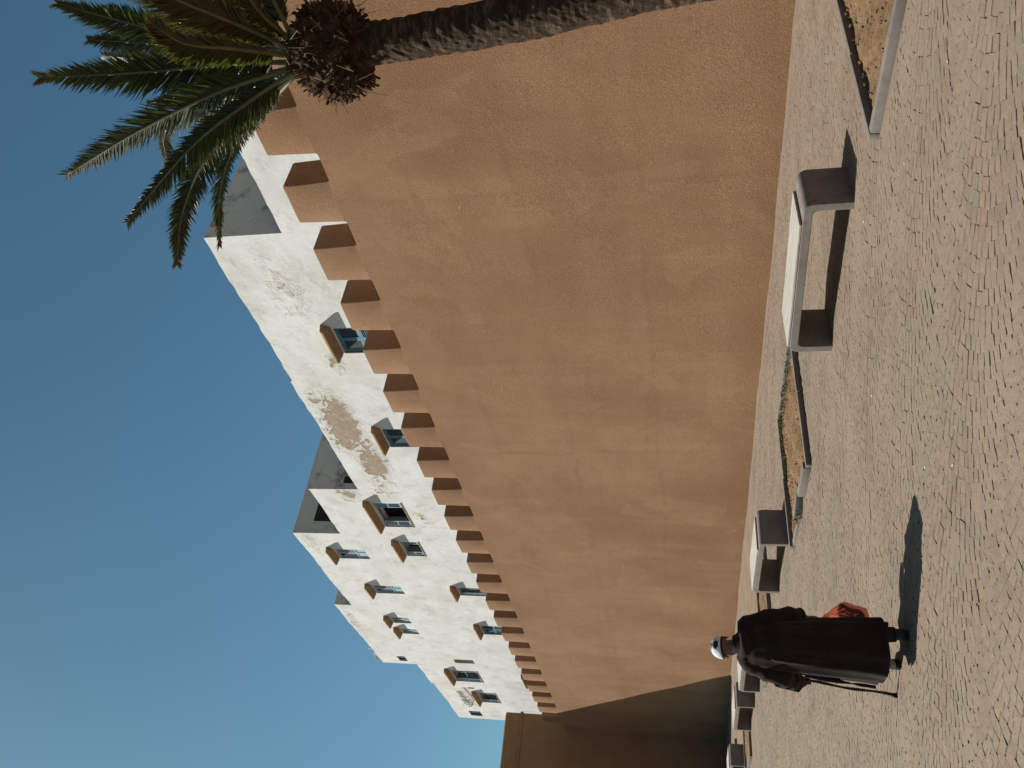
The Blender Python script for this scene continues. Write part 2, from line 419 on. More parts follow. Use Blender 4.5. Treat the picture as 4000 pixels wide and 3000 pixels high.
# ------------------------------------------------------------------ white houses behind the rampart
HY = 14.2
def front_wall(x0, x1, ztop, holes):
    """front face with real openings, wavy parapet; x0<x1"""
    xs = sorted(set([x0, x1] + [h[0] for h in holes] + [h[1] for h in holes]))
    zs = sorted(set([0.0, ztop] + [h[2] for h in holes] + [h[3] for h in holes]))
    def dens(a, st):
        out = []
        for p, q in zip(a[:-1], a[1:]):
            k = max(1, int(round((q-p)/st))); out += [p+(q-p)*i/k for i in range(k)]
        return out + [a[-1]]
    xs = dens(xs, .3); zs = dens(zs, 1.2)
    v = {}; vl = []; f = []
    rr = random.Random(int(abs(x0)*10))
    jit = {round(x, 4): rr.uniform(-.022, .022) + .02*math.sin(x*1.3) for x in xs}
    jit[round(x0, 4)] = jit[round(x1, 4)] = 0
    def vid(i, j):
        if (i, j) not in v:
            z = zs[j]
            if j == len(zs)-1: z += jit[round(xs[i], 4)]
            v[(i, j)] = len(vl); vl.append((xs[i], HY, z))
        return v[(i, j)]
    for i in range(len(xs)-1):
        for j in range(len(zs)-1):
            mx, mz = (xs[i]+xs[i+1])/2, (zs[j]+zs[j+1])/2
            if any(h[0] < mx < h[1] and h[2] < mz < h[3] for h in holes): continue
            f.append((vid(i, j), vid(i+1, j), vid(i+1, j+1), vid(i, j+1)))
    # parapet top going back, sides, back
    top = [vid(i, len(zs)-1) for i in range(len(xs))]
    b = len(vl); vl += [(xs[i], HY+.28, vl[top[i]][2]) for i in range(len(xs))]
    for i in range(len(xs)-1): f.append((top[i], top[i+1], b+i+1, b+i))
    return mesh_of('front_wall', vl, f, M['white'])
def body(x0, x1, ztop):
    v = [(x0, HY, 0), (x0, HY, ztop), (x0, HY+8, ztop), (x0, HY+8, 0), (x1, HY, 0), (x1, HY, ztop), (x1, HY+8, ztop), (x1, HY+8, 0),
         (x0, HY+.28, ztop-.003), (x1, HY+.28, ztop-.003), (x1, HY+8, ztop-.003), (x0, HY+8, ztop-.003)]
    # subdivided uneven side edge is given by the parapet; side walls are plain planes
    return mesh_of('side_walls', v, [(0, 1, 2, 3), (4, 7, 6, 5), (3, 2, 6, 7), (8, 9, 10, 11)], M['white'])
def reveal(hole, dep, mat_back):
    x0, x1, z0, z1 = hole; y0, y1 = HY, HY+dep
    v = [(x0,y0,z0),(x1,y0,z0),(x1,y0,z1),(x0,y0,z1),(x0,y1,z0),(x1,y1,z0),(x1,y1,z1),(x0,y1,z1)]
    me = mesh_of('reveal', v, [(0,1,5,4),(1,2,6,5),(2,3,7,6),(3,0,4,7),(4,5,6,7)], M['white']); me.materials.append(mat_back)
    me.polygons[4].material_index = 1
    return me
def canopy_mesh(x0, x1, z, dep=.27, th=.13):
    # moulded hood: sloped top, vertical fascia, coved underside
    prof = [(.02, z+th+.07), (-dep+.03, z+th+.01), (-dep, z+th-.03), (-dep, z+.05), (-dep+.03, z+.03), (-.06, z-.05), (.02, z-.09)]
    v = []; n = len(prof)
    for (x, k) in ((x0, 0), (x0+.02, 1), (x1-.02, 1), (x1, 0)):
        for (y, zz) in prof: v.append((x, HY + (y if k else y*.96), zz if k else z + (zz-z)*.93))
    # underside returns inward towards the window
    for i, (y, zz) in enumerate(prof):
        if i >= 5:
            for l, sgn in ((0, 1), (1, 1), (2, -1), (3, -1)):
                q = v[l*n+i]; v[l*n+i] = (q[0] + sgn*(.14 if i == 6 else .07), q[1], q[2])
    f = [(l*n+k, l*n+(k+1) % n, (l+1)*n+(k+1) % n, (l+1)*n+k) for l in range(3) for k in range(n)]
    f += [tuple(range(n))[::-1], tuple(3*n+k for k in range(n))]
    bm = bmesh.new(); vv = [bm.verts.new(p) for p in v]
    for q in f: bm.faces.new([vv[k] for k in q])
    return bm_mesh('canopy', bm, M['canopy'])
def frame_mesh(x0, x1, z0, z1, y, bars, w=.055, d=.05, mat='blue'):
    bm = bmesh.new()
    bbox(bm, x0+.002, x0+w, y, y+d, z0+.002, z1-.002); bbox(bm, x1-w, x1-.002, y, y+d, z0+.002, z1-.002)
    bbox(bm, x0+w, x1-w, y+.002, y+d, z0+.002, z0+w); bbox(bm, x0+w, x1-w, y+.002, y+d, z1-w, z1-.002)
    for (t, p) in bars:
        if t == 'v': bbox(bm, x0+(x1-x0)*p-w*.45, x0+(x1-x0)*p+w*.45, y+.004, y+d-.004, z0+w, z1-w)
        else: bbox(bm, x0+w, x1-w, y+.006, y+d-.006, z0+(z1-z0)*p-w*.4, z0+(z1-z0)*p+w*.4)
    return bm_mesh('window_frame', bm, M[mat])
def slats(x0, x1, z0, z1, y, mat, step=.055):
    bm = bmesh.new(); n = max(2, int((z1-z0)/step))
    for k in range(n):
        z = z0 + (k+.5)*(z1-z0)/n
        q = [(x0, y+.004, z-.019), (x1, y+.004, z-.019), (x1, y+.028, z+.019), (x0, y+.028, z+.019)]
        vs_ = [bm.verts.new(p) for p in q] + [bm.verts.new((p[0], p[1]+.007, p[2]-.004)) for p in q]
        for f in ((0,1,2,3),(7,6,5,4),(0,4,5,1),(1,5,6,2),(2,6,7,3),(3,7,4,0)): bm.faces.new([vs_[i] for i in f])
    bbox(bm, x0, x1, y+.036, y+.042, z0, z1)
    return bm_mesh('shutter_slats', bm, mat)
def window(house, xr, xl, z0, z1, style, canopy=True, dep=None):
    x0, x1 = xl, xr
    w = link('window', reveal((x0, x1, z0, z1), {'shut': .16, 'pale': .14, 'open': .45, 'blind': .12, 'small': .2}[style], M['niche'] if style == 'blind' else M['dark']), house)
    if style == 'shut':
        y = HY+.05; wd = x1-x0; bars = [('v', .5), ('h', .5)]
        link('window_frame', frame_mesh(x0, x1, z0, z1, y, bars, .075), w)
        for k in (0, 1):
            a = x0 + .075 + k*(wd-.15)/2 + (.035 if k else 0); b = a + (wd-.15)/2 - .035
            for (p, q) in ((z0+.075, (z0+z1)/2-.03), ((z0+z1)/2+.03, z1-.075)):
                link('shutter_panel', slats(a+.035, b-.035, p+.03, q-.03, y+.012, M['louvre']), w)
                link('shutter_rail', frame_mesh(a, b, p, q, y+.008, [], .035, .035), w)
    elif style == 'pale':
        y = HY+.045; wd = x1-x0
        link('window_frame', frame_mesh(x0, x1, z0, z1, y, [('v', .5), ('h', .36)], .06, mat='pale'), w)
        for k in (0, 1):
            a = x0 + .06 + k*((wd-.12)/2) + (.027 if k else 0); b = a + (wd-.12)/2 - .027; zm = z0 + (z1-z0)*.36
            link('shutter_panel', slats(a+.03, b-.03, zm+.05, z1-.09, y+.012, M['louvre'] if k == 0 else M['pale']), w)
            link('shutter_panel', box_mesh('shutter_panel', a+.03, b-.03, y+.022, y+.04, z0+.09, zm-.05, M['pale'], .008, 1), w)
            link('shutter_rail', frame_mesh(a, b, z0+.06, z1-.06, y+.01, [], .03, .03, mat='pale'), w)
    elif style == 'open':
        y = HY+.12
        link('window_frame', frame_mesh(x0, x1, z0, z1, y, [('h', .52)] if (x1-x0) > 1.6 and z1-z0 > 1.2 else [], .06), w)
        cw = (x1-x0)*.18
        for (a, sgn) in ((x1-.06, -1), (x0+.06, 1)):
            c0, c1 = sorted((a, a+sgn*cw))
            # casements folded back into the opening at each side
            link('casement', frame_mesh(c0, c1, z0+.06, z1-.06, HY+.04, [('h', .5)], .04, .035, mat='pale'), w)
            link('casement_pane', box_mesh('casement_pane', c0+.04, c1-.04, HY+.055, HY+.062, z0+.10, z1-.10, M['glass']), w)
        link('sill', box_mesh('sill', x0-.03, x1+.03, HY-.03, HY+.02, z0-.035, z0-.004, M['niche'], .01, 1), w)
    elif style == 'small':
        link('window_frame', frame_mesh(x0, x1, z0, z1, HY+.06, [('v', .5)], .07), w)
        link('casement_pane', box_mesh('casement_pane', x0+.07, x1-.07, HY+.09, HY+.10, z0+.07, z1-.07, M['glass']), w)
    if canopy:
        link('canopy', canopy_mesh(x0-.12, x1+.17, z1+.12), house)
    return w
wins = {
 2: [(-15.62, -16.69, 9.75, 11.12, 'shut', True)],
 3: [(-20.5, -21.54, 9.85, 11.22, 'shut', True)],
 4: [(-25.3, -27.15, 12.0, 13.12, 'open', True)],
 5: [(-28.41, -29.66, 12.19, 12.95, 'open', True), (-29.21, -30.06, 14.7, 16.04, 'pale', True), (-32.75, -33.58, 14.19, 15.52, 'pale', True), (-32.7, -33.52, 10.3, 11.55, 'open', True)],
 6: [(-36.43, -37.11, 14.87, 15.78, 'pale', True), (-37.87, -38.51, 14.86, 15.70, 'pale', True), (-37.03, -38.13, 10.25, 11.43, 'shut', True),
     (-41.9, -42.62, 16.63, 17.1, 'small', False), (-41.95, -42.5, 12.86, 13.94, 'blind', False)],
 7: [(-43.72, -45.55, 13.05, 14.55, 'open', True), (-44.0, -45.3, 9.5, 10.3, 'shut', True)],
 8: [(-47.43, -49.25, 12.75, 13.80, 'open', True), (-51.25, -52.2, 14.42, 15.18, 'small', False), (-46.55, -46.8, 13.8, 14.18, 'blind', False), (-49.0, -50.2, 9.3, 10.05, 'shut', True)],
}
houses = [
 (1, 12.0, -12.13, 11.15, 'low white house behind the palm at the right of the row'),
 (2, -12.13, -17.90, 13.25, 'white house with hairline joint and one shuttered blue window nearest the palm'),
 (3, -17.90, -24.30, 13.32, 'white house with large brown patches of fallen plaster'),
 (4, -24.30, -27.80, 15.25, 'narrow white house with one wide open window'),
 (5, -27.80, -35.10, 17.32, 'tall white house with two pale shutters over an open window'),
 (6, -35.10, -43.03, 18.18, 'tallest white house with twin small shutters and gulls on its roof'),
 (7, -43.03, -46.20, 16.25, 'narrow white house with a wide cross-barred window below its roof'),
 (8, -46.20, -52.80, 16.10, 'last white house of the row beside the ochre tower'),
]
for (k, xr, xl, zt, lab) in houses:
    h = thing('white_house', lab, 'house', (0, 0, 0), group='white houses above the rampart')
    ws = wins.get(k, [])
    link('front_wall', front_wall(xl, xr-.002, zt, [(w[1], w[0], w[2], w[3]) for w in ws]), h)
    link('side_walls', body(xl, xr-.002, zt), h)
    for w in ws: window(h, *w)
    if k == 5:   # doorway-like opening in the bare flank
        r = link('roof_opening', box_mesh('roof_opening', xr-.02, xr+.012, HY+.55, HY+1.6, 15.4, 16.55, M['dark']), h)
    if k == 4:
        link('roof_opening', box_mesh('roof_opening', xr-.02, xr+.012, HY+.25, HY+.55, 13.45, 13.95, M['dark'], .02), h)

# TV aerial held off the wall of the last house
an = thing('tv_aerial', 'rusty comb-like television aerial fixed to the wall of the last white house', 'aerial', (-49.3, HY, 14.6))
rr = random.Random(5)
bm = bmesh.new(); tube(bm, [(2.35, -.16, .14), (0, -.16, .0)], .022, 6)
link('boom', bm_mesh('boom', bm, M['rust']), an)
bm = bmesh.new()
for k in range(15):
    t = k/14; x = 2.3*(1-t)+.05; z = .135*(1-t)
    L = .17 + .13*t + rr.uniform(-.03, .03)
    tube(bm, [(x, -.16+rr.uniform(-.04, .04), z-L), (x+rr.uniform(-.05, .05), -.16, z+L)], .013, 5)
for dz in (-.42, -.2, .2, .42): tube(bm, [(-.05, -.16-.12*abs(dz), dz), (.3, -.16, dz*.7)], .013, 5)
link('elements', bm_mesh('elements', bm, M['rust']), an)
bm = bmesh.new(); tube(bm, crv([(.1, -.16, .0), (-.5, -.12, .2), (-.95, .02, .1)], 8), .022, 6)
link('bracket', bm_mesh('bracket', bm, M['rust']), an)

# gulls on the parapet
def gull(x, rz, label):
    g = thing('gull', label, 'gull', (x, HY+.12, 18.19), rz, 'gulls on the roof edge')
    bm = bmesh.new()
    pts = [(-.24, 0, .16), (-.14, 0, .17), (0, 0, .20), (.12, 0, .235), (.17, 0, .29), (.19, 0, .34), (.215, 0, .37), (.25, 0, .37)]
    tube(bm, pts, [.008, .045, .085, .075, .048, .042, .042, .018], 10)
    smooth_obj(link('body', bm_mesh('body', bm, M['gull'], True), g))
    for s_ in (-1, 1):
        bm = bmesh.new(); tube(bm, [(.10, s_*.06, .25), (0, s_*.085, .215), (-.14, s_*.06, .18), (-.30, s_*.02, .17)], [.02, .045, .035, .006], 8)
        for v in bm.verts: v.co.y = s_*.06 + (v.co.y-s_*.06)*.5
        link('wing', bm_mesh('wing', bm, M['gullwing'], True), g)
        bm = bmesh.new(); tube(bm, [(.0, s_*.03, .14), (.01, s_*.03, -.012)], .008, 5); link('leg', bm_mesh('leg', bm, M['beak']), g)
    bm = bmesh.new(); tube(bm, [(.245, 0, .368), (.30, 0, .355)], [.014, .003], 6); link('beak', bm_mesh('beak', bm, M['beak']), g)
gull(-41.3, 2.6, 'white gull on the roof edge further from the corner of the tallest house')
gull(-42.5, .5, 'white gull standing nearest the left corner of the tallest roof')

# ------------------------------------------------------------------ paving
PL = [(-2.2, -4.72), (-10.05, -12.48), (-16.95, -19.35), (-25.4, -27.85), (-33.2, -35.6)]   # planter X ranges
PY0, PY1 = 6.28, 8.82
bed = link('pavement', mesh_of('pavement', [(-400, -300, .0045), (300, -300, .0045), (300, 400, .0045), (-400, 400, .0045)], [(0, 1, 2, 3)], M['bed'])); tag(bed, kind='structure')
AX = Vector((-.83, -.56, 0)).normalized(); PERP = Vector((AX.y, -AX.x, 0))
CW, RAD, ROW, ALONG = 1.32, .96, .093, .098
TH_MAX = math.asin(CW/2/RAD)
def sett_variant(seed, shape):
    r = random.Random(seed); hx, hy = shape
    cs = [(-hx, -hy), (hx, -hy), (hx, hy), (-hx, hy)]
    cs = [(x+r.uniform(-.006, .006), y+r.uniform(-.006, .006)) for x, y in cs]
    ch = .005
    top = [(x*(1-.001/hx), y*(1-ch/hy*.9), .0+r.uniform(-.002, .002)) for x, y in cs]
    mid = [(x*(1-.0015/hx), y*(1-.0015/hy), -.006+r.uniform(-.002, .002)) for x, y in cs]
    bot = [(x*1.02, y*1.02, -.045) for x, y in cs]
    ctr = (r.uniform(-.01, .01), r.uniform(-.01, .01), .001+r.uniform(-.001, .002))
    v = top+mid+bot+[ctr]
    f = [(0, 1, 12), (1, 2, 12), (2, 3, 12), (3, 0, 12)] + [(4+k, 4+(k+1) % 4, (k+1) % 4, k) for k in range(4)] + [(8+k, 8+(k+1) % 4, 4+(k+1) % 4, 4+k) for k in range(4)]
    return np.array(v), f
VAR = [sett_variant(100+k, (random.uniform(.0470, .0500), .032 + .022*k/23)) for k in range(24)]
def lown(x, y):
    return .5*math.sin(x*.9+1.3*math.sin(y*.7)) + .5*math.sin(y*1.3-1.1*math.sin(x*.6)+2)
setts = []
for j in range(-60, 60):
    for k in range(-700, 700):
        c = AX*(k*ROW) + PERP*(j*CW)
        c += AX*(random.uniform(-.006, .006) + (ROW*.5 if j % 2 else 0))
        # quick reject of whole arcs
        if c.y < -3 or c.y > 13 or c.x > 6 or c.x < -32: continue
        q = px_of(c)
        if q[2] < 2 or q[2] > 23 or q[0] < 2500 or q[0] > 4700 or q[1] < -900 or q[1] > 3900: continue
        arc_len = 2*TH_MAX*RAD; u = -random.uniform(0, .05)
        while u < arc_len:
            vi = min(23, max(0, int(random.gauss(13, 6)))); wv = 2*(.032 + .022*vi/23)
            gap = random.choice((-.002, -.001, 0, .001, .002, .004, .006))
            th = -TH_MAX + (u + wv/2)/RAD; u += wv + gap
            if th > TH_MAX + .02: break
            p = c + PERP*(RAD*math.sin(th) + .05*math.sin(c.dot(AX)*1.1+j)) + AX*(RAD*(math.cos(th)-1) + .006*math.sin(u*31+k))
            if p.y > WY-.09: continue
            if any(b-.11 < p.x < a+.11 and PY0-.07 < p.y < PY1+.07 for a, b in PL): continue
            q = px_of(p)
            if q[2] > 21 or q[0] > 4350 or q[1] < -450 or q[1] > 3450: continue
            ang = math.atan2(AX.y, AX.x) - th*1.0
            odd = random.random() < .12; z = .010 + .002*lown(p.x, p.y) + random.uniform(-.0008, .0008)*(3 if odd else 1)
            setts.append((q[2], p.x, p.y, z, ang, random.gauss(0, .005)*(3 if odd else 1), random.gauss(0, .005)*(3 if odd else 1), vi, random.random(),
                          0 if (-20 < q[0] < 3985 and 15 < q[1] < 2985) else 1))
setts.sort(key=lambda s_: (s_[9], s_[0]))
def rot(ang, a, b):
    return Matrix.Rotation(ang, 3, 'Z') @ Matrix.Rotation(a, 3, 'X') @ Matrix.Rotation(b, 3, 'Y')
var_mesh = []
for k, (v, f) in enumerate(VAR):
    me = mesh_of('sett', v, f, M['sett']); at_ = me.attributes.new('tint', 'FLOAT', 'FACE'); at_.data.foreach_set('value', [random.random()]*len(f)); var_mesh.append(me)
for s_ in setts[:300]:
    o = link('sett', var_mesh[s_[7]], bed, (s_[1], s_[2], s_[3])); o.rotation_euler = rot(s_[4], s_[5], s_[6]).to_euler()
rest = setts[300:]
nv, nf = 13, len(VAR[0][1])
V = np.zeros((len(rest)*nv, 3), np.float32); T = np.zeros(len(rest)*nf, np.float32)
for i, s_ in enumerate(rest):
    R_ = np.array(rot(s_[4], s_[5], s_[6]))
    V[i*nv:(i+1)*nv] = VAR[s_[7]][0] @ R_.T + np.array(s_[1:4]); T[i*nf:(i+1)*nf] = s_[8]
tri, quad = np.array(VAR[0][1][:4]), np.array(VAR[0][1][4:])
off = (np.arange(len(rest))*nv)[:, None, None]
loops = np.concatenate([(tri[None]+off).reshape(len(rest), -1), (quad[None]+off).reshape(len(rest), -1)], axis=1).ravel().astype(np.int32)
tot = np.tile(np.array([3]*4+[4]*8, np.int32), len(rest)); start = np.concatenate([[0], np.cumsum(tot)[:-1]]).astype(np.int32)
me = bpy.data.meshes.new('setts'); me.vertices.add(len(V)); me.vertices.foreach_set('co', V.ravel())
me.loops.add(len(loops)); me.loops.foreach_set('vertex_index', loops); me.polygons.add(len(tot)); me.polygons.foreach_set('loop_start', start)
me.update(calc_edges=True); me.validate(); me.polygons.foreach_set('use_smooth', [False]*len(me.polygons)); me.materials.append(M['sett'])
a_ = me.attributes.new('tint', 'FLOAT', 'FACE'); a_.data.foreach_set('value', T)
tag(link('setts', me, bed), kind='stuff')
print('setts', len(setts))

# ------------------------------------------------------------------ planters
def planter(i, label, missing=False, green=0):
    xr, xl = PL[i]; w = xr-xl; d = PY1-PY0; H = .085; T_ = .085
    p = thing('tree_pit', label, 'planter', ((xr+xl)/2, (PY0+PY1)/2, 0), group='square tree pits along the wall')
    hx, hy = w/2, d/2; rr = random.Random(i)
    def slab(x0, x1, y0, y1, h=H, name='kerb'):
        me = box_mesh('kerb', x0, x1, y0, y1, -.08, h, M['kerb'], .012, 2)
        return smooth_obj(link('kerb', me, p), 30)
    for sx in (-1, 1):
        n = 2
        for k in range(n):
            y0 = -hy + k*d/n; slab(sx*hx - T_/2 + rr.uniform(-.006, .006), sx*hx + T_/2, y0+.004, y0+d/n-.004, H+rr.uniform(-.008, .008))
    x0 = -hx+T_/2+.006; x1 = hx-T_/2-.006
    slab(x0, x1, hy-T_, hy, H)
    if missing:
        # one block has been knocked askew and the rest of the run has sunk
        slab(x1-.78, x1, -hy, -hy+T_+.03, H+.03)
        o = slab(-.28, .28, -.05, .05, H+.01); o.location = (x1-1.10, -hy+.12, .02); o.rotation_euler = (.06, .05, .45)
        slab(x0, x1-1.25, -hy, -hy+T_+.02, .045)
    else:
        slab(x0, (x0+x1)/2-.004, -hy, -hy+T_, H); slab((x0+x1)/2+.004, x1, -hy, -hy+T_, H)
    nx = ny = 34; v = []; f = []
    for a in range(nx+1):
        for b in range(ny+1):
            x = -hx+T_/2 + (w-T_)*a/nx; y = -hy+T_ + (d-2*T_)*b/ny
            e = min(1, 2.2*min(a, nx-a, b, ny-b)/nx*2)
            z = .012 + .055*e*(.6+.4*math.sin(x*2.1+i)*math.cos(y*1.7)) + rr.uniform(-.014, .014) + .012*math.sin(x*9+y*7)
            v.append((x, y, z))
    for a in range(nx):
        for b in range(ny): k = a*(ny+1)+b; f.append((k, k+ny+1, k+ny+2, k+1))
    link('soil', mesh_of('soil', v, f, M['soil'], True), p)
    # crumbs of earth
    bm = bmesh.new()
    for k in range(260 if i < 2 else 60):
        x, y = rr.uniform(-hx+.12, hx-.12), rr.uniform(-hy+.12, hy-.12); r0 = rr.uniform(.004, .014)
        m = bmesh.ops.create_icosphere(bm, subdivisions=1, radius=r0, matrix=Matrix.Translation((x, y, .055)))
        for vv in m['verts']: vv.co += Vector((rr.uniform(-1, 1), rr.uniform(-1, 1), rr.uniform(-1, 1)))*r0*.35
    tag(link('clods', bm_mesh('clods', bm, M['soil']), p), kind='stuff')
    if green:
        bm = bmesh.new()
        for k in range(green):
            t = rr.random()
            if rr.random() < .4: x, y = -hx+.12+abs(rr.gauss(0, .10)), rr.uniform(0, hy-.15)
            else: x, y = rr.uniform(-hx+.2, hx-.3), hy-.12-abs(rr.gauss(0, .25))
            if rr.random() < .12: x, y = x1-1.25+rr.uniform(-.25, .12), -hy+rr.uniform(-.08, .12)
            a = rr.uniform(0, 6.3); L = rr.uniform(.02, .06); w_ = rr.uniform(.003, .006)
            dx, dy = math.cos(a), math.sin(a); z0 = .05
            q = [(x-dy*w_, y+dx*w_, z0), (x+dy*w_, y-dx*w_, z0), (x+dx*L*.4+dy*w_*.8, y+dy*L*.4-dx*w_*.8, z0+L*.8), (x+dx*L*.9, y+dy*L*.9, z0+L*.95)]
            bm.faces.new([bm.verts.new(c) for c in q])
        tag(link('weeds', bm_mesh('weeds', bm, M['grass'], recalc=False), p), kind='stuff')
    return p
planter(0, 'square earth-filled tree pit with concrete kerb at the foot of the palm')
planter(1, 'tree pit with weeds and a broken, displaced front kerb between two benches', True, 700)
planter(2, 'tree pit with dry stalks partly hidden behind the walking man')
planter(3, 'tree pit beyond the fourth bench, towards the tower')
planter(4, 'farthest tree pit at the shaded foot of the tower')
# dead shrub in the third pit
ds = thing('dead_shrub', 'small dried-out shrub in the tree pit behind the walking man', 'shrub', (-18.35, 6.75, .03))
bm = bmesh.new(); rr = random.Random(3)
for k in range(70):
    a = rr.uniform(0, 6.3); L = rr.uniform(.2, .5); t = rr.uniform(.2, .9)
    tube(bm, crv([(rr.uniform(-.14, .14), rr.uniform(-.14, .14), 0), (math.cos(a)*L*.3*t, math.sin(a)*L*.3*t, L*.6), (math.cos(a)*L*t, math.sin(a)*L*t, L)], 5), [.014, .012, .010, .007, .002], 4, False)
link('stems', bm_mesh('stems', bm, M['straw']), ds)

# ------------------------------------------------------------------ benches
BL, BD, BH = 2.02, .66, .475
def bench_mesh():
    hl, lt, st = BL/2, .085, .09; bm = bmesh.new(); ou = []; inn = []
    def side(sx):
        o_ = [(sx*hl, 0), (sx*hl, .15), (sx*hl, BH-.10)]; i_ = [(sx*(hl-lt), 0), (sx*(hl-lt), .15), (sx*(hl-lt), BH-st-.065)]
        for k in range(1, 7):
            a = math.radians(90*k/6); o_.append((sx*(hl-.10+.10*math.cos(a)), BH-.10+.10*math.sin(a))); i_.append((sx*(hl-lt-.065+.065*math.cos(a)), BH-st-.065+.065*math.sin(a)))
        return o_, i_
    oL, iL = side(-1); oR, iR = side(1)
    ou = oL + oR[::-1]; inn = iL + iR[::-1]; m = len(ou)
    lay = [(0, .006), (.006, 0), (BD-.006, 0), (BD, .006)]
    O = []; I = []
    for y, g in lay:
        O.append([bm.verts.new((x-math.copysign(g, x), y-BD/2, z-(g if z > BH-.03 else 0))) for x, z in ou]); I.append([bm.verts.new((x+math.copysign(g, x), y-BD/2, z+(g if z > BH-st-.03 else 0))) for x, z in inn])
    for l in range(3):
        for k in range(m-1):
            bm.faces.new((O[l][k], O[l][k+1], O[l+1][k+1], O[l+1][k])); bm.faces.new((I[l][k], I[l+1][k], I[l+1][k+1], I[l][k+1]))
        for k in (0, m-1): bm.faces.new((O[l][k], O[l+1][k], I[l+1][k], I[l][k]))
    for l in (0, 3):
        for k in range(m-1): bm.faces.new((O[l][k], O[l][k+1], I[l][k+1], I[l][k]))
    return bm_mesh('bench_frame', bm, M['conc'], True)
bf = bench_mesh()
try: bf.set_sharp_from_angle(angle=math.radians(30))
except Exception: pass
bs = box_mesh('seat_slab', -BL/2+.09, BL/2-.24, -BD/2+.004, BD/2-.02, BH+.003, BH+.030, M['seat'], .006, 2)
bench_spots = [
 (-6.785, 6.86, .122, 'concrete bench with worn pale seat nearest the palm'),
 (-14.2, 7.03, .0, 'concrete bench just right of the walking man beyond the weedy tree pit'),
 (-20.3, 7.12, .02, 'concrete bench partly hidden behind the walking man'),
 (-24.2, 7.28, .03, 'concrete bench left of the man, second from the photograph edge'),
 (-29.65, 7.12, .0, 'farthest concrete bench cut off at the edge by the tower')]
for (x, y, rz, lab) in bench_spots:
    b = thing('concrete_bench', lab, 'bench', (x, y, .006), rz, 'concrete benches along the wall')
    link('bench_frame', bf, b); link('seat_slab', bs, b)

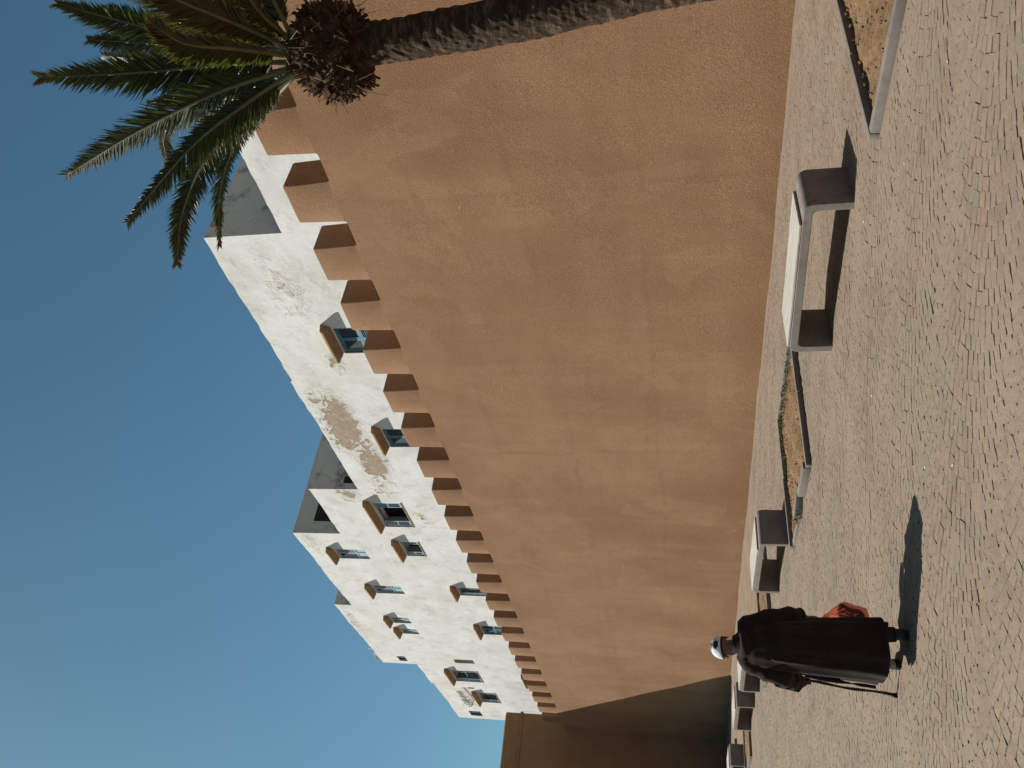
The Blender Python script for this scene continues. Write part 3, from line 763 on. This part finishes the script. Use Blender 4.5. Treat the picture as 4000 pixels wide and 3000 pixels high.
# ------------------------------------------------------------------ palm
PYc = 7.4
def palm():
    base = Vector((-3.62, PYc, .03)); topc = at(1440, 175, PYc)
    p = thing('palm_tree', 'date palm with ragged crown and dark swollen neck standing before the wall', 'palm', base)
    rr = random.Random(21)
    # trunk: rings of old leaf scars
    ctr = crv([base, base+Vector((-.06, 0, 1.6)), Vector((topc.x+.10, PYc, 3.2)), topc, topc+Vector((.0, 0, .25))], 150)
    seg = 40; v = []; f = []
    for i, c in enumerate(ctr):
        t = i/149; r0 = .245 - .05*min(1, t*1.3) + (.04*max(0, (t-.93)/.07)) + .10*max(0, (.05-t)/.05)
        for k in range(seg):
            a = 2*math.pi*k/seg
            ridge = .005*(1 if (i + int(1.6*math.sin(a*3+i*.15)+2)) % 3 < 1 else -.5)
            rr_ = r0 + ridge + rr.uniform(-.006, .006) + .004*math.sin(a*5+i*.4)
            v.append((c.x-base.x+rr_*math.cos(a), c.y-base.y+rr_*math.sin(a), c.z-base.z))
    for i in range(149):
        for k in range(seg): f.append((i*seg+k, i*seg+(k+1) % seg, (i+1)*seg+(k+1) % seg, (i+1)*seg+k))
    link('trunk', mesh_of('trunk', v, f, M['bark']), p)
    # swollen neck of cut leaf bases
    bc = at(1312, 198, PYc) - base
    bm = bmesh.new(); bmesh.ops.create_icosphere(bm, subdivisions=5, radius=1)
    lo = topc - base
    for q in bm.verts:
        d = q.co.normalized()
        s_ = .445 + .045*math.sin(d.x*9+d.z*7)*math.cos(d.y*8) + rr.uniform(-.022, .022)
        if d.z < -.2: s_ *= 1 - .28*(-.2-d.z)
        q.co = bc + Vector((d.x*s_, d.y*s_, d.z*s_*1.02))
    link('neck', bm_mesh('neck', bm, M['stub'], False), p)
    bm = bmesh.new()
    for k in range(520):
        u = rr.uniform(-.85, .97); a = rr.uniform(0, 6.283)
        d = Vector((math.sqrt(1-u*u)*math.cos(a), math.sqrt(1-u*u)*math.sin(a), u))
        st = bc + d*.415; upv = Vector((0, 0, 1))
        dr = (d*.8 + upv*(.55 if rr.random() < .75 else -.5) + Vector((rr.uniform(-.3, .3), rr.uniform(-.3, .3), rr.uniform(-.2, .2)))).normalized()
        L = rr.uniform(.05, .135); w = rr.uniform(.014, .036); sd_ = dr.cross(d).normalized() if dr.cross(d).length > .01 else dr.orthogonal()
        n_ = sd_.cross(dr)
        q = [st-sd_*w, st+sd_*w, st+dr*L+sd_*w*rr.uniform(.2, .7), st+dr*L*rr.uniform(.85, 1.15)-sd_*w*rr.uniform(.2, .6)]
        vv = [bm.verts.new(c) for c in q] + [bm.verts.new(c - n_*w*.5) for c in q]
        for ff in ((0,1,2,3),(7,6,5,4),(0,4,5,1),(1,5,6,2),(2,6,7,3),(3,7,4,0)): bm.faces.new([vv[i] for i in ff])
    tag(link('leaf_bases', bm_mesh('leaf_bases', bm, M['stub']), p), kind='stuff')
    bm = bmesh.new()   # pale dry fibres and twigs hanging from the neck
    for k in range(130):
        u = rr.uniform(-.7, .8); a = rr.uniform(0, 6.283)
        d = Vector((math.sqrt(1-u*u)*math.cos(a), math.sqrt(1-u*u)*math.sin(a), u)); st = bc + d*.44
        L = rr.uniform(.06, .2)
        tube(bm, [st, st + d*L*.4 + Vector((rr.uniform(-.05, .05), rr.uniform(-.05, .05), rr.uniform(-.08, .08))), st + d*L*.6 + Vector((rr.uniform(-.1, .1), rr.uniform(-.1, .1), rr.uniform(-.16, .1)))], [.005, .004, .002], 4, False)
    tag(link('dry_fibres', bm_mesh('dry_fibres', bm, M['straw']), p), kind='stuff')
    # fronds: stalk points as (photo x, photo y, distance plane), blade roll, leaflet length, dryness, asymmetry
    B = 1.3825; k_ = lambda x, y: (x/B, y/B)
    FR = [
     ([(1600, 335, 7.4), (1250, 345, 7.35), (800, 390, 7.2), (215, 420, 7.0)], 0, .40, .05, .22),
     ([(1600, 300, 7.5), (1150, 235, 7.8), (700, 130, 8.0), (315, 20, 8.1)], .5, .34, .0, .1),
     ([(1600, 300, 7.5), (1150, 255, 8.1), (800, 235, 8.4), (480, 215, 8.5)], .2, .32, .0, .1),
     ([(1600, 290, 7.5), (1150, 190, 8.3), (800, 120, 8.8), (560, 50, 9.0)], -.3, .30, .05, .1),
     ([(1590, 270, 7.3), (1300, 140, 7.0), (1000, 20, 6.8), (650, -150, 6.7)], .25, .40, .55, .35),
     ([(1595, 230, 7.3), (1440, 110, 7.1), (1340, -20, 7.0), (1290, -210, 7.0)], .9, .26, .25, .6),
     ([(1595, 365, 7.3), (1200, 490, 7.0), (760, 700, 6.7), (365, 940, 6.5)], -.55, .36, .02, .15),
     ([(1590, 380, 7.6), (1150, 560, 8.2), (900, 700, 8.5), (900, 870, 8.5)], .4, .24, .35, .1),
     ([(1605, 375, 7.3), (1330, 560, 7.0), (1030, 800, 6.7), (690, 1195, 6.35)], .3, .33, .18, .5),
     ([(1610, 380, 7.4), (1400, 560, 7.2), (1120, 850, 7.0), (985, 1150, 6.8), (955, 1425, 6.55)], -.3, .31, .08, .15),
     ([(1615, 385, 7.5), (1420, 600, 7.6), (1260, 800, 7.6), (1185, 1050, 7.5), (1185, 1325, 7.3)], -.9, .27, .12, .1),
     ([(1600, 340, 7.5), (1250, 330, 7.9), (900, 330, 8.3), (560, 300, 8.7)], -.2, .34, .1, .1),
     ([(1595, 310, 7.2), (1280, 270, 6.7), (1000, 240, 6.4), (820, 130, 6.3)], .7, .30, .3, .2),
     ([(1600, 360, 7.6), (1300, 430, 8.2), (1050, 500, 8.6), (800, 560, 8.9)], .5, .30, .1, .1),
     ([(1605, 380, 7.6), (1400, 540, 8.1), (1250, 720, 8.4), (1120, 880, 8.5)], .2, .28, .2, .2),
     ([(1600, 250, 7.5), (1350, 40, 7.7), (1150, -200, 7.8), (1050, -500, 7.8)], .4, .36, .3, .2),
     ([(1600, 240, 7.5), (1450, -60, 7.9), (1400, -350, 8.2), (1500, -650, 8.3)], .3, .34, .3, .2),
     ([(1605, 320, 7.6), (1400, 150, 8.4), (1350, -50, 9.1), (1420, -250, 9.5)], .1, .34, .2, .2),
    ]
    for fi, (pts, roll, LL, dry, asym) in enumerate(FR):
        P = [at(*k_(x, y), Y) - base for x, y, Y in pts]
        path = crv(P, 60)
        bm = bmesh.new(); tube(bm, path, [.026*(1-i/59)**.8+.003 for i in range(60)], 6)
        fr = link('frond', bm_mesh('frond', bm, M['rachis'], True), p)
        vv = []; ff = []; dr_ = []
        n = 185
        view = (Vector((0, 0, CAM_H)) - base - path[30]).normalized()
        for i in range(n):
            t = .13 + .87*i/(n-1)
            s_ = t*59; a = min(int(s_), 58); c = path[a].lerp(path[a+1], s_-a)
            T_ = (path[a+1]-path[a]).normalized()
            nn = (view - T_*view.dot(T_)).normalized(); sd_ = T_.cross(nn)
            nn, sd_ = nn*math.cos(roll)+sd_*math.sin(roll), sd_*math.cos(roll)-nn*math.sin(roll)
            env = math.sin(math.pi*min(1, (.10+.9*t)**.9))**.55 if t < .97 else .35
            env = max(.3, env)*(.55+.45*min(1, (t-.1)*4))
            for sg in (-1, 1):
                if rr.random() < .05 + .10*dry: continue
                L = 1.12*LL*env*rr.uniform(.78, 1.1)*(1-asym*.5*(sg > 0))
                fw = .78 + .35*t
                d = (T_*fw + sd_*sg*rr.uniform(.62, .95) - nn*rr.uniform(.02, .34)).normalized()
                d2 = (d + T_*.22 + Vector((0, 0, -1))*rr.uniform(.05, .30+.35*dry) + Vector((rr.uniform(-.1, .1),)*3)).normalized()
                w = rr.uniform(.0105, .0165)*(1 if t < .9 else .75); wd = d.cross(nn).normalized()*w
                b0 = len(vv); fold = nn*w*.75
                m_ = c + d*L*.45; e_ = m_ + d2*L*.55
                vv += [c-wd*.6+fold*.5, c, c+wd*.6+fold*.5, m_-wd+fold, m_, m_+wd+fold, e_]
                ff += [(b0, b0+1, b0+4, b0+3), (b0+1, b0+2, b0+5, b0+4), (b0+3, b0+4, b0+6), (b0+4, b0+5, b0+6)]
                dv = max(0, min(1, dry + rr.gauss(0, .12) + (.6 if t > .93 else .25*max(0, t-.75)*4*.6)))
                dr_ += [dv]*4
        me = mesh_of('leaflets', vv, ff, M['leaf']); a_ = me.attributes.new('dry', 'FLOAT', 'FACE'); a_.data.foreach_set('value', dr_)
        tag(link('leaflets', me, fr), kind='stuff')
palm()

# ------------------------------------------------------------------ walking man
MAN = Vector((-6.93, 2.6, .008)); FACE = Vector((-.92, .385, 0)).normalized()
man_rz = math.atan2(FACE.y, FACE.x) - math.pi/2          # local +Y = facing, local +X = his right
def ell_loft(bm, rings, seg=40, fold=0, rr=None):
    """rings: (cx, cy, z, rx, ry, tiltx) -> closed surface"""
    R = []
    for ri, (cx_, cy_, z, rx, ry) in enumerate(rings):
        row = []
        for k in range(seg):
            a = 2*math.pi*k/seg
            w = 1 + (fold*(1-ri/len(rings))*(math.sin(a*7+ri*.12)*.5 + math.sin(a*11+1.3-ri*.2)*.5))
            row.append(bm.verts.new((cx_+rx*w*math.cos(a), cy_+ry*w*math.sin(a), z + (.012*math.sin(a*3) if ri == 0 else 0))))
        R.append(row)
    for i in range(len(R)-1):
        for k in range(seg): bm.faces.new((R[i][k], R[i][(k+1) % seg], R[i+1][(k+1) % seg], R[i+1][k]))
    bm.faces.new(R[0][::-1]); bm.faces.new(R[-1])
def person():
    p = thing('person', 'person in a long dark brown robe and white cap walking away with a cane', 'person', MAN, man_rz)
    rr = random.Random(4)
    # ---- body: one continuous surface (head, neck, arms with hands, legs)
    bm = bmesh.new()
    def bal(c, r, s=(1, 1, 1)):
        bmesh.ops.create_icosphere(bm, subdivisions=3, radius=1, matrix=Matrix.Translation(c) @ Matrix.Diagonal((r*s[0], r*s[1], r*s[2], 1)))
    hd = Vector((-.045, .16, 1.405))
    HM = Matrix.Translation(hd) @ Matrix.Rotation(math.radians(18), 4, 'Z') @ Matrix.Rotation(math.radians(-16), 4, 'X')   # looks a little left and down
    def hb(c, r, s=(1, 1, 1)):
        bmesh.ops.create_icosphere(bm, subdivisions=3, radius=1, matrix=HM @ Matrix.Translation(c) @ Matrix.Diagonal((r*s[0], r*s[1], r*s[2], 1)))
    hb((0, -.005, .02), .092, (.86, 1.06, 1.0)); hb((0, .03, -.055), .066, (.9, 1.05, .95)); hb((0, .055, -.095), .034, (1.1, .9, .8))
    hb((0, .098, -.03), .015, (.9, 1.3, 1.9)); hb((0, .108, -.047), .016, (1.1, 1, .8))                 # nose
    hb((0, .088, -.078), .019, (1.5, .6, .5))                                                            # lips
    for s_ in (-1, 1):
        hb((s_*.034, .082, .004), .016, (1.2, .6, .6)); hb((s_*.083, -.008, -.025), .022, (.35, .8, 1.4))  # brows, ears
    tube(bm, [hd+Vector((.01, -.045, -.03)), (-.02, .085, 1.29), (0, .04, 1.20)], [.052, .055, .075], 14)
    tube(bm, [(0, .03, 1.24), (0, -.01, 1.05), (0, -.02, .80), (0, 0, .70)], [.10, .13, .125, .12], 16)
    # legs: right trails, left steps forward
    for (s_, hip, knee, ank) in ((1, (.085, 0, .72), (.11, .03, .40), (.125, -.17, .11)), (-1, (-.085, 0, .72), (-.095, .10, .42), (-.12, .165, .10))):
        tube(bm, crv([hip, knee, ank], 9), [.085, .08, .072, .062, .055, .053, .048, .04, .036], 14)
    # arms
    rs, re, rw = (.15, .03, 1.195), (.215, .0, .94), (.225, .11, .715)
    ls, le, lw = (-.15, .05, 1.195), (-.24, .03, .97), (-.285, .22, .80)
    for (a, b, c) in ((rs, re, rw), (ls, le, lw)):
        tube(bm, crv([(0, .03, 1.19), a, b, c], 12), [.05, .052, .052, .05, .046, .042, .04, .037, .035, .031, .028, .026], 12)
    def hand(w, dirv, side, grip):
        w = Vector(w); d = Vector(dirv).normalized(); s_ = (Vector(side) - d*Vector(side).dot(d)).normalized(); n_ = d.cross(s_)
        bmesh.ops.create_icosphere(bm, subdivisions=2, radius=1, matrix=Matrix.Translation(w + d*.045) @ Matrix((tuple(d)+(0,), tuple(s_)+(0,), tuple(n_)+(0,), (0, 0, 0, 1))).transposed() @ Matrix.Diagonal((.05, .038, .019, 1)))
        for i, (o_, L) in enumerate(((-.028, .066), (-.0095, .075), (.0095, .071), (.027, .056))):
            b0 = w + d*.080 + s_*o_; k1 = b0 + d*L*.36 + grip*L*.22; k2 = k1 + d*L*.05 + grip*L*.40; k3 = k2 - d*L*.26 + grip*L*.18
            tube(bm, [b0-d*.015, b0, k1, k2, k3], [.010, .0095, .009, .0083, .0065], 8)
        b0 = w + d*.025 - s_*.03
        tube(bm, [b0, b0 - s_*.018 + d*.022 + grip*.008, b0 - s_*.004 + d*.044 + grip*.026, b0 + s_*.012 + d*.052 + grip*.036], [.013, .012, .010, .0075], 8)
    hand(rw, (.03, .05, -1), (0, 1, 0), Vector((-1, 0, 0)))
    hand(lw, (-.02, .72, -.55), (1, 0, 0), Vector((0, -.35, -.9)).normalized())
    me = bm_mesh('body', bm, M['skin'], True)
    body_o = link('body', me, p)
    rm = body_o.modifiers.new('merge', 'REMESH'); rm.mode = 'VOXEL'; rm.voxel_size = .0055; rm.use_smooth_shade = True
    sm = body_o.modifiers.new('soft', 'SMOOTH'); sm.iterations = 2; sm.factor = .4
    # ---- eyes
    for s_ in (-1, 1):
        bm = bmesh.new(); bmesh.ops.create_uvsphere(bm, u_segments=10, v_segments=8, radius=.010, matrix=HM @ Matrix.Translation((s_*.032, .088, -.008)))
        link('eye', bm_mesh('eye', bm, M['hair'], True), p)
    # ---- hair at the back and sides, short
    bm = bmesh.new(); bmesh.ops.create_uvsphere(bm, u_segments=28, v_segments=18, radius=1, matrix=HM @ Matrix.Translation((0, -.012, .012)) @ Matrix.Diagonal((.080, .094, .088, 1)))
    inv = HM.inverted()
    bmesh.ops.delete(bm, geom=[v for v in bm.verts if (inv @ v.co).y > .035 or (inv @ v.co).z < -.03], context='VERTS')
    link('hair', bm_mesh('hair', bm, M['hair'], True), p)
    # ---- cap
    def dome(th0):
        bm = bmesh.new(); seg, rows = 48, 14; R = []
        for i in range(rows):
            el = math.radians(90*i/(rows-1)); row = []
            for k in range(seg):
                a = 2*math.pi*k/seg
                crease = 1 + .012*math.cos(a*6) + .01*math.sin(a*3+el*4)
                row.append(bm.verts.new(HM @ Vector((.091*math.cos(el)*math.cos(a)*crease, -.004+.106*math.cos(el)*math.sin(a)*crease, -.004+.104*math.sin(el)**.9))))
            R.append(row)
        for i in range(rows-1):
            for k in range(seg):
                a = math.degrees(2*math.pi*(k+.5)/seg); el = 90*(i+.5)/(rows-1)
                da = (a-270)/22; de = (el-20)/13
                if da*da+de*de < 1: continue                 # opening above the strap
                bm.faces.new((R[i][k], R[i][(k+1) % seg], R[i+1][(k+1) % seg], R[i+1][k]))
        bmesh.ops.remove_doubles(bm, verts=bm.verts, dist=.0005)
        return bm_mesh('cap', bm, M['cap'], True)
    c_ = link('cap', dome(0), p); so_ = c_.modifiers.new('thick', 'SOLIDIFY'); so_.thickness = .004; so_.offset = 1
    bm = bmesh.new(); rows = []
    for i in range(7):
        t = i/6; row = []
        for k in range(13):
            a = math.radians(25 + 130*k/12); ex = .072*t*math.sin((a-math.radians(25))/math.radians(130)*math.pi)**.6
            row.append(bm.verts.new(HM @ Vector(((.089+ex*.35)*math.cos(a), -.004+(.104+ex)*math.sin(a), -.002-.016*t+.012*math.sin(a)*t))))
        rows.append(row)
    for i in range(6):
        for k in range(12): bm.faces.new((rows[i][k], rows[i][k+1], rows[i+1][k+1], rows[i+1][k]))
    v_ = link('visor', bm_mesh('visor', bm, M['cap'], True), c_); so_ = v_.modifiers.new('thick', 'SOLIDIFY'); so_.thickness = .004
    # ---- robe with sleeves, one surface
    bm = bmesh.new()
    rings = [(0, -.03, .155, .250, .245), (0, -.03, .18, .248, .243), (.0, -.025, .32, .24, .23), (0, -.02, .5, .232, .205), (0, -.02, .72, .222, .185), (0, -.02, .92, .205, .165),
             (0, .0, 1.08, .192, .15), (0, .02, 1.17, .182, .135), (0, .035, 1.225, .165, .11), (0, .05, 1.265, .115, .085), (-.005, .065, 1.30, .078, .072), (-.01, .075, 1.33, .068, .066)]
    ell_loft(bm, rings, 72, .10)
    for v in bm.verts:      # hem rises to the left and billows on the stride
        if v.co.z < .25: v.co.z += .05*max(0, -v.co.x/.27) + .01*math.sin(v.co.x*20)
        v.co.x += -.012*max(0, (1.1-v.co.z))*.9
        v.co.y += .03*math.sin(v.co.x*9)*max(0, .8-v.co.z)
    # hanging folds down the back
    for k in range(9):
        x0 = -.22 + .05*k + rr.uniform(-.012, .012); zt = rr.uniform(.75, 1.1); zb = rr.uniform(.2, .3)
        pts = []
        for i in range(10):
            t = i/9; z = zt + (zb-zt)*t; rx = .195+.05*(1-z)+.02*max(0, .6-z); ry = .165+.06*(1-z)
            xx = x0*(1+.22*t); yy = -.02 - ry*math.sqrt(max(.02, 1-(xx/rx)**2))
            pts.append((xx-.012*(1.1-z)*.9, yy+.006, z))
        tube(bm, pts, [.004+.016*math.sin(math.pi*min(1, i/9*1.3+.05)) if i < 7 else .016 for i in range(10)], 8)
    def sleeve(a, b, c, r, wr):
        pts = crv([(a[0]*.45, a[1]-.01, a[2]+.005), a, b, c], 16)
        rad = [r[0] + (r[1]-r[0])*i/15 + .009*math.sin(i*wr) for i in range(16)]
        tube(bm, pts, rad, 18)
    sleeve(rs, (re[0]+.01, re[1], re[2]), (rw[0]+.01, rw[1]+.0, rw[2]+.05), (.085, .072), 1.7)
    sleeve(ls, (le[0]+.0, le[1], le[2]), (lw[0]+.005, lw[1]-.02, lw[2]+.02), (.085, .082), 2.5)
    for k in range(6):       # gathered creases on the bent left sleeve
        t = k/5; q = Vector(le).lerp(Vector(lw), .1+.75*t); tube(bm, [q+Vector((-.075, -.05, .055)), q+Vector((-.085, .0, -.02)), q+Vector((-.05, .06, -.075))], [.008, .017, .006], 8)
    tube(bm, crv([(-.13, .02, 1.255), (0, -.085, 1.235), (.13, .02, 1.255)], 12), [.02, .03, .035, .038, .04, .042, .042, .04, .038, .035, .03, .02], 10)   # folded hood
    me = bm_mesh('robe', bm, M['robe'], True); ro = link('robe', me, p)
    rm = ro.modifiers.new('cloth', 'REMESH'); rm.mode = 'VOXEL'; rm.voxel_size = .0085; rm.use_smooth_shade = True
    sm = ro.modifiers.new('soft', 'SMOOTH'); sm.iterations = 3; sm.factor = .5
    # ---- trousers and shoes
    for nm, kn, an_, foot, tilt, sm_ in (('trouser_leg', (.11, .03, .40), (.125, -.17, .10), (.125, -.16, .045), 0.0, 'shoe'), ('trouser_leg', (-.095, .10, .42), (-.12, .165, .12), (-.125, .26, .05), .0, 'shoe_lit')):
        bm = bmesh.new(); tube(bm, crv([kn, Vector(kn).lerp(Vector(an_), .5), an_], 9), [.072, .072, .07, .068, .066, .064, .062, .06, .058], 16)
        link('trouser_leg', bm_mesh('trouser_leg', bm, M['trouser'], True), p)
        bm = bmesh.new()
        a = Vector(an_); h = -.045 if sm_ == 'shoe' else -.035
        pts = [a+Vector((0, h-.012, -.045)), a+Vector((0, h+.01, -.04)), a+Vector((0, .04, -.045)), a+Vector((0, .10, -.055)), a+Vector((0, .155, -.066)), a+Vector((0, .19, -.072))]
        tube(bm, pts, [.026, .044, .047, .046, .04, .018], 14)
        for v in bm.verts: v.co.z = max(v.co.z, .014 if sm_ == 'shoe' else .028)
        sh = link('shoe', bm_mesh('shoe', bm, M['shoe'] if sm_ == 'shoe' else M['shoe_lit'], True), p)
        bm = bmesh.new(); pts2 = [(q.x, q.y, 0) for q in pts]
        out = []
        for q, w_ in zip(pts, (.02, .038, .038, .043, .036, .012)): out.append((q.x-w_, q.y)); 
        for q, w_ in list(zip(pts, (.02, .038, .038, .043, .036, .012)))[::-1]: out.append((q.x+w_, q.y))
        zb = .0 if sm_ == 'shoe' else .012
        lo_ = [bm.verts.new((x, y, zb)) for x, y in out]; hi_ = [bm.verts.new((x, y, zb+.018)) for x, y in out]
        bm.faces.new(lo_[::-1]); bm.faces.new(hi_)
        for i in range(len(out)): bm.faces.new((lo_[i], lo_[(i+1) % len(out)], hi_[(i+1) % len(out)], hi_[i]))
        link('shoe_sole', bm_mesh('shoe_sole', bm, M['rubber']), sh)
    return p, Vector(rw), Vector(lw)
man, RWR, LWR = person()
MM = Matrix.Translation(MAN) @ Matrix.Rotation(man_rz, 4, 'Z')
# cane in the left hand
hand_l = LWR + Vector((-.02, .72, -.55)).normalized()*.095 + Vector((0, -.35, -.9)).normalized()*.02
foot_c = Vector((-.375, .36, 0))
cn = thing('walking_cane', 'dark wooden walking cane with rubber tip held in the left hand', 'cane', MM @ foot_c)
c_loc = lambda v: MM @ v - (MM @ foot_c)
bm = bmesh.new(); top = hand_l + (hand_l-foot_c).normalized()*.05
shaft = [foot_c.lerp(top, t) + Vector((.006*math.sin(t*9), .004*math.sin(t*13), 0)) for t in [i/14 for i in range(15)]]
tube(bm, [c_loc(q) for q in shaft], [.0115+.002*math.sin(i*1.3) for i in range(15)], 10); link('shaft', bm_mesh('shaft', bm, M['cane'], True), cn)
bm = bmesh.new(); hp = [top, top+Vector((0, .02, .035)), top+Vector((0, -.02, .06)), top+Vector((0, -.07, .05)), top+Vector((0, -.10, .02))]
tube(bm, [c_loc(q) for q in crv(hp, 10)], .0125, 10); link('handle', bm_mesh('handle', bm, M['cane'], True), cn)
bm = bmesh.new(); ax = (top-foot_c).normalized(); tube(bm, [c_loc(foot_c), c_loc(foot_c+ax*.015), c_loc(foot_c+ax*.05)], [.021, .021, .016], 12); link('rubber_tip', bm_mesh('rubber_tip', bm, M['rubber'], True), cn)
# plastic bag in the right hand
n = N('thin_red_plastic', .35, .5)
c = n.ramp(n.noise(9, 4, .6), [(.3, (.62, .17, .12)), (.7, (.72, .28, .21))]); n.color(c)
tr = n.node('ShaderNodeBsdfTranslucent'); n.t.links.new(c, tr.inputs[0]); tp_ = n.node('ShaderNodeBsdfTransparent'); tp_.inputs[0].default_value = (.96, .66, .58, 1)
m1 = n.node('ShaderNodeMixShader'); m1.inputs[0].default_value = .75; n.t.links.new(n.b.outputs[0], m1.inputs[1]); n.t.links.new(tr.outputs[0], m1.inputs[2])
m2 = n.node('ShaderNodeMixShader'); m2.inputs[0].default_value = .5; n.t.links.new(m1.outputs[0], m2.inputs[1]); n.t.links.new(tp_.outputs[0], m2.inputs[2])
n.t.links.new(m2.outputs[0], n.t.nodes['Material Output'].inputs[0]); M['bag'] = n.m
hr = RWR + Vector((-.01, .005, -.10))
bag = thing('plastic_bag', 'thin red plastic bag with a dark bundle inside held in the right hand', 'bag', MM @ hr, man_rz)
bm = bmesh.new(); rr = random.Random(9)
outl = crv([(0, 0, .012), (.055, 0, -.06), (.135, 0, -.165), (.150, 0, -.215), (.125, 0, -.30), (.10, 0, -.375), (.02, 0, -.392), (-.065, 0, -.372), (-.085, 0, -.25), (-.055, 0, -.12), (-.012, 0, .0)], 44)
outl = [Vector((q.x + rr.uniform(-.004, .004), 0, q.z + rr.uniform(-.004, .004))) for q in outl]; oc = Vector((.03, 0, -.25))
for sg in (-1, 1):
    R = []
    for i in range(9):
        t = i/8; row = []
        for k, q in enumerate(outl):
            p_ = q.lerp(oc, t); bulge = .062*math.sin(t*math.pi/2)**.7*(.35+.65*min(1, max(0, -p_.z/.2)))
            wr = .012*math.sin(k*1.9+sg)*math.sin(t*math.pi)**.6 + .006*math.sin(k*.7+t*9)
            row.append(bm.verts.new((p_.x, sg*max(0, bulge + wr*t), p_.z)))
        R.append(row)
    for i in range(8):
        for k in range(43): bm.faces.new((R[i][k], R[i][k+1], R[i+1][k+1], R[i+1][k]))
bmesh.ops.remove_doubles(bm, verts=bm.verts, dist=.0004)
bo = link('bag_skin', bm_mesh('bag_skin', bm, M['bag'], True), bag)
bm = bmesh.new()
for s_ in (-1, 1): tube(bm, crv([(-.02, s_*.03, -.07), (-.005, s_*.022, -.02), (.0, 0, .012), (.01, -s_*.02, -.02), (.02, -s_*.03, -.07)], 12), .007, 6)
link('bag_handles', bm_mesh('bag_handles', bm, M['bag'], True), bag)
bm = bmesh.new(); bmesh.ops.create_icosphere(bm, subdivisions=4, radius=1)
for v in bm.verts:
    d = v.co.normalized(); v.co = Vector((.045 + d.x*.078+.015*math.sin(d.z*4), d.y*.040, -.255 + d.z*.10 + .045*d.x)) + Vector((rr.uniform(-1, 1), rr.uniform(-1, 1), rr.uniform(-1, 1)))*.0025
link('bundle', bm_mesh('bundle', bm, M['robe'], True), bag)

# scraps of paper and grit on the paving
bm = bmesh.new(); rr = random.Random(31)
for k in range(40):
    x, y = rr.uniform(-14, -1.5), rr.uniform(1.2, 10.8)
    if any(b-.1 < x < a+.1 and PY0-.1 < y < PY1+.1 for a, b in PL): continue
    r0 = rr.uniform(.005, .013); a0 = rr.uniform(0, 6.3); q = []
    for i in range(5): q.append(bm.verts.new((x+r0*rr.uniform(.5, 1.2)*math.cos(a0+i*1.256), y+r0*rr.uniform(.4, 1)*math.sin(a0+i*1.256), .017+rr.uniform(0, .006))))
    bm.faces.new(q)
tag(link('litter', bm_mesh('litter', bm, M['gull'])), 'tiny pale scraps scattered over the stone paving', 'litter', kind='stuff')
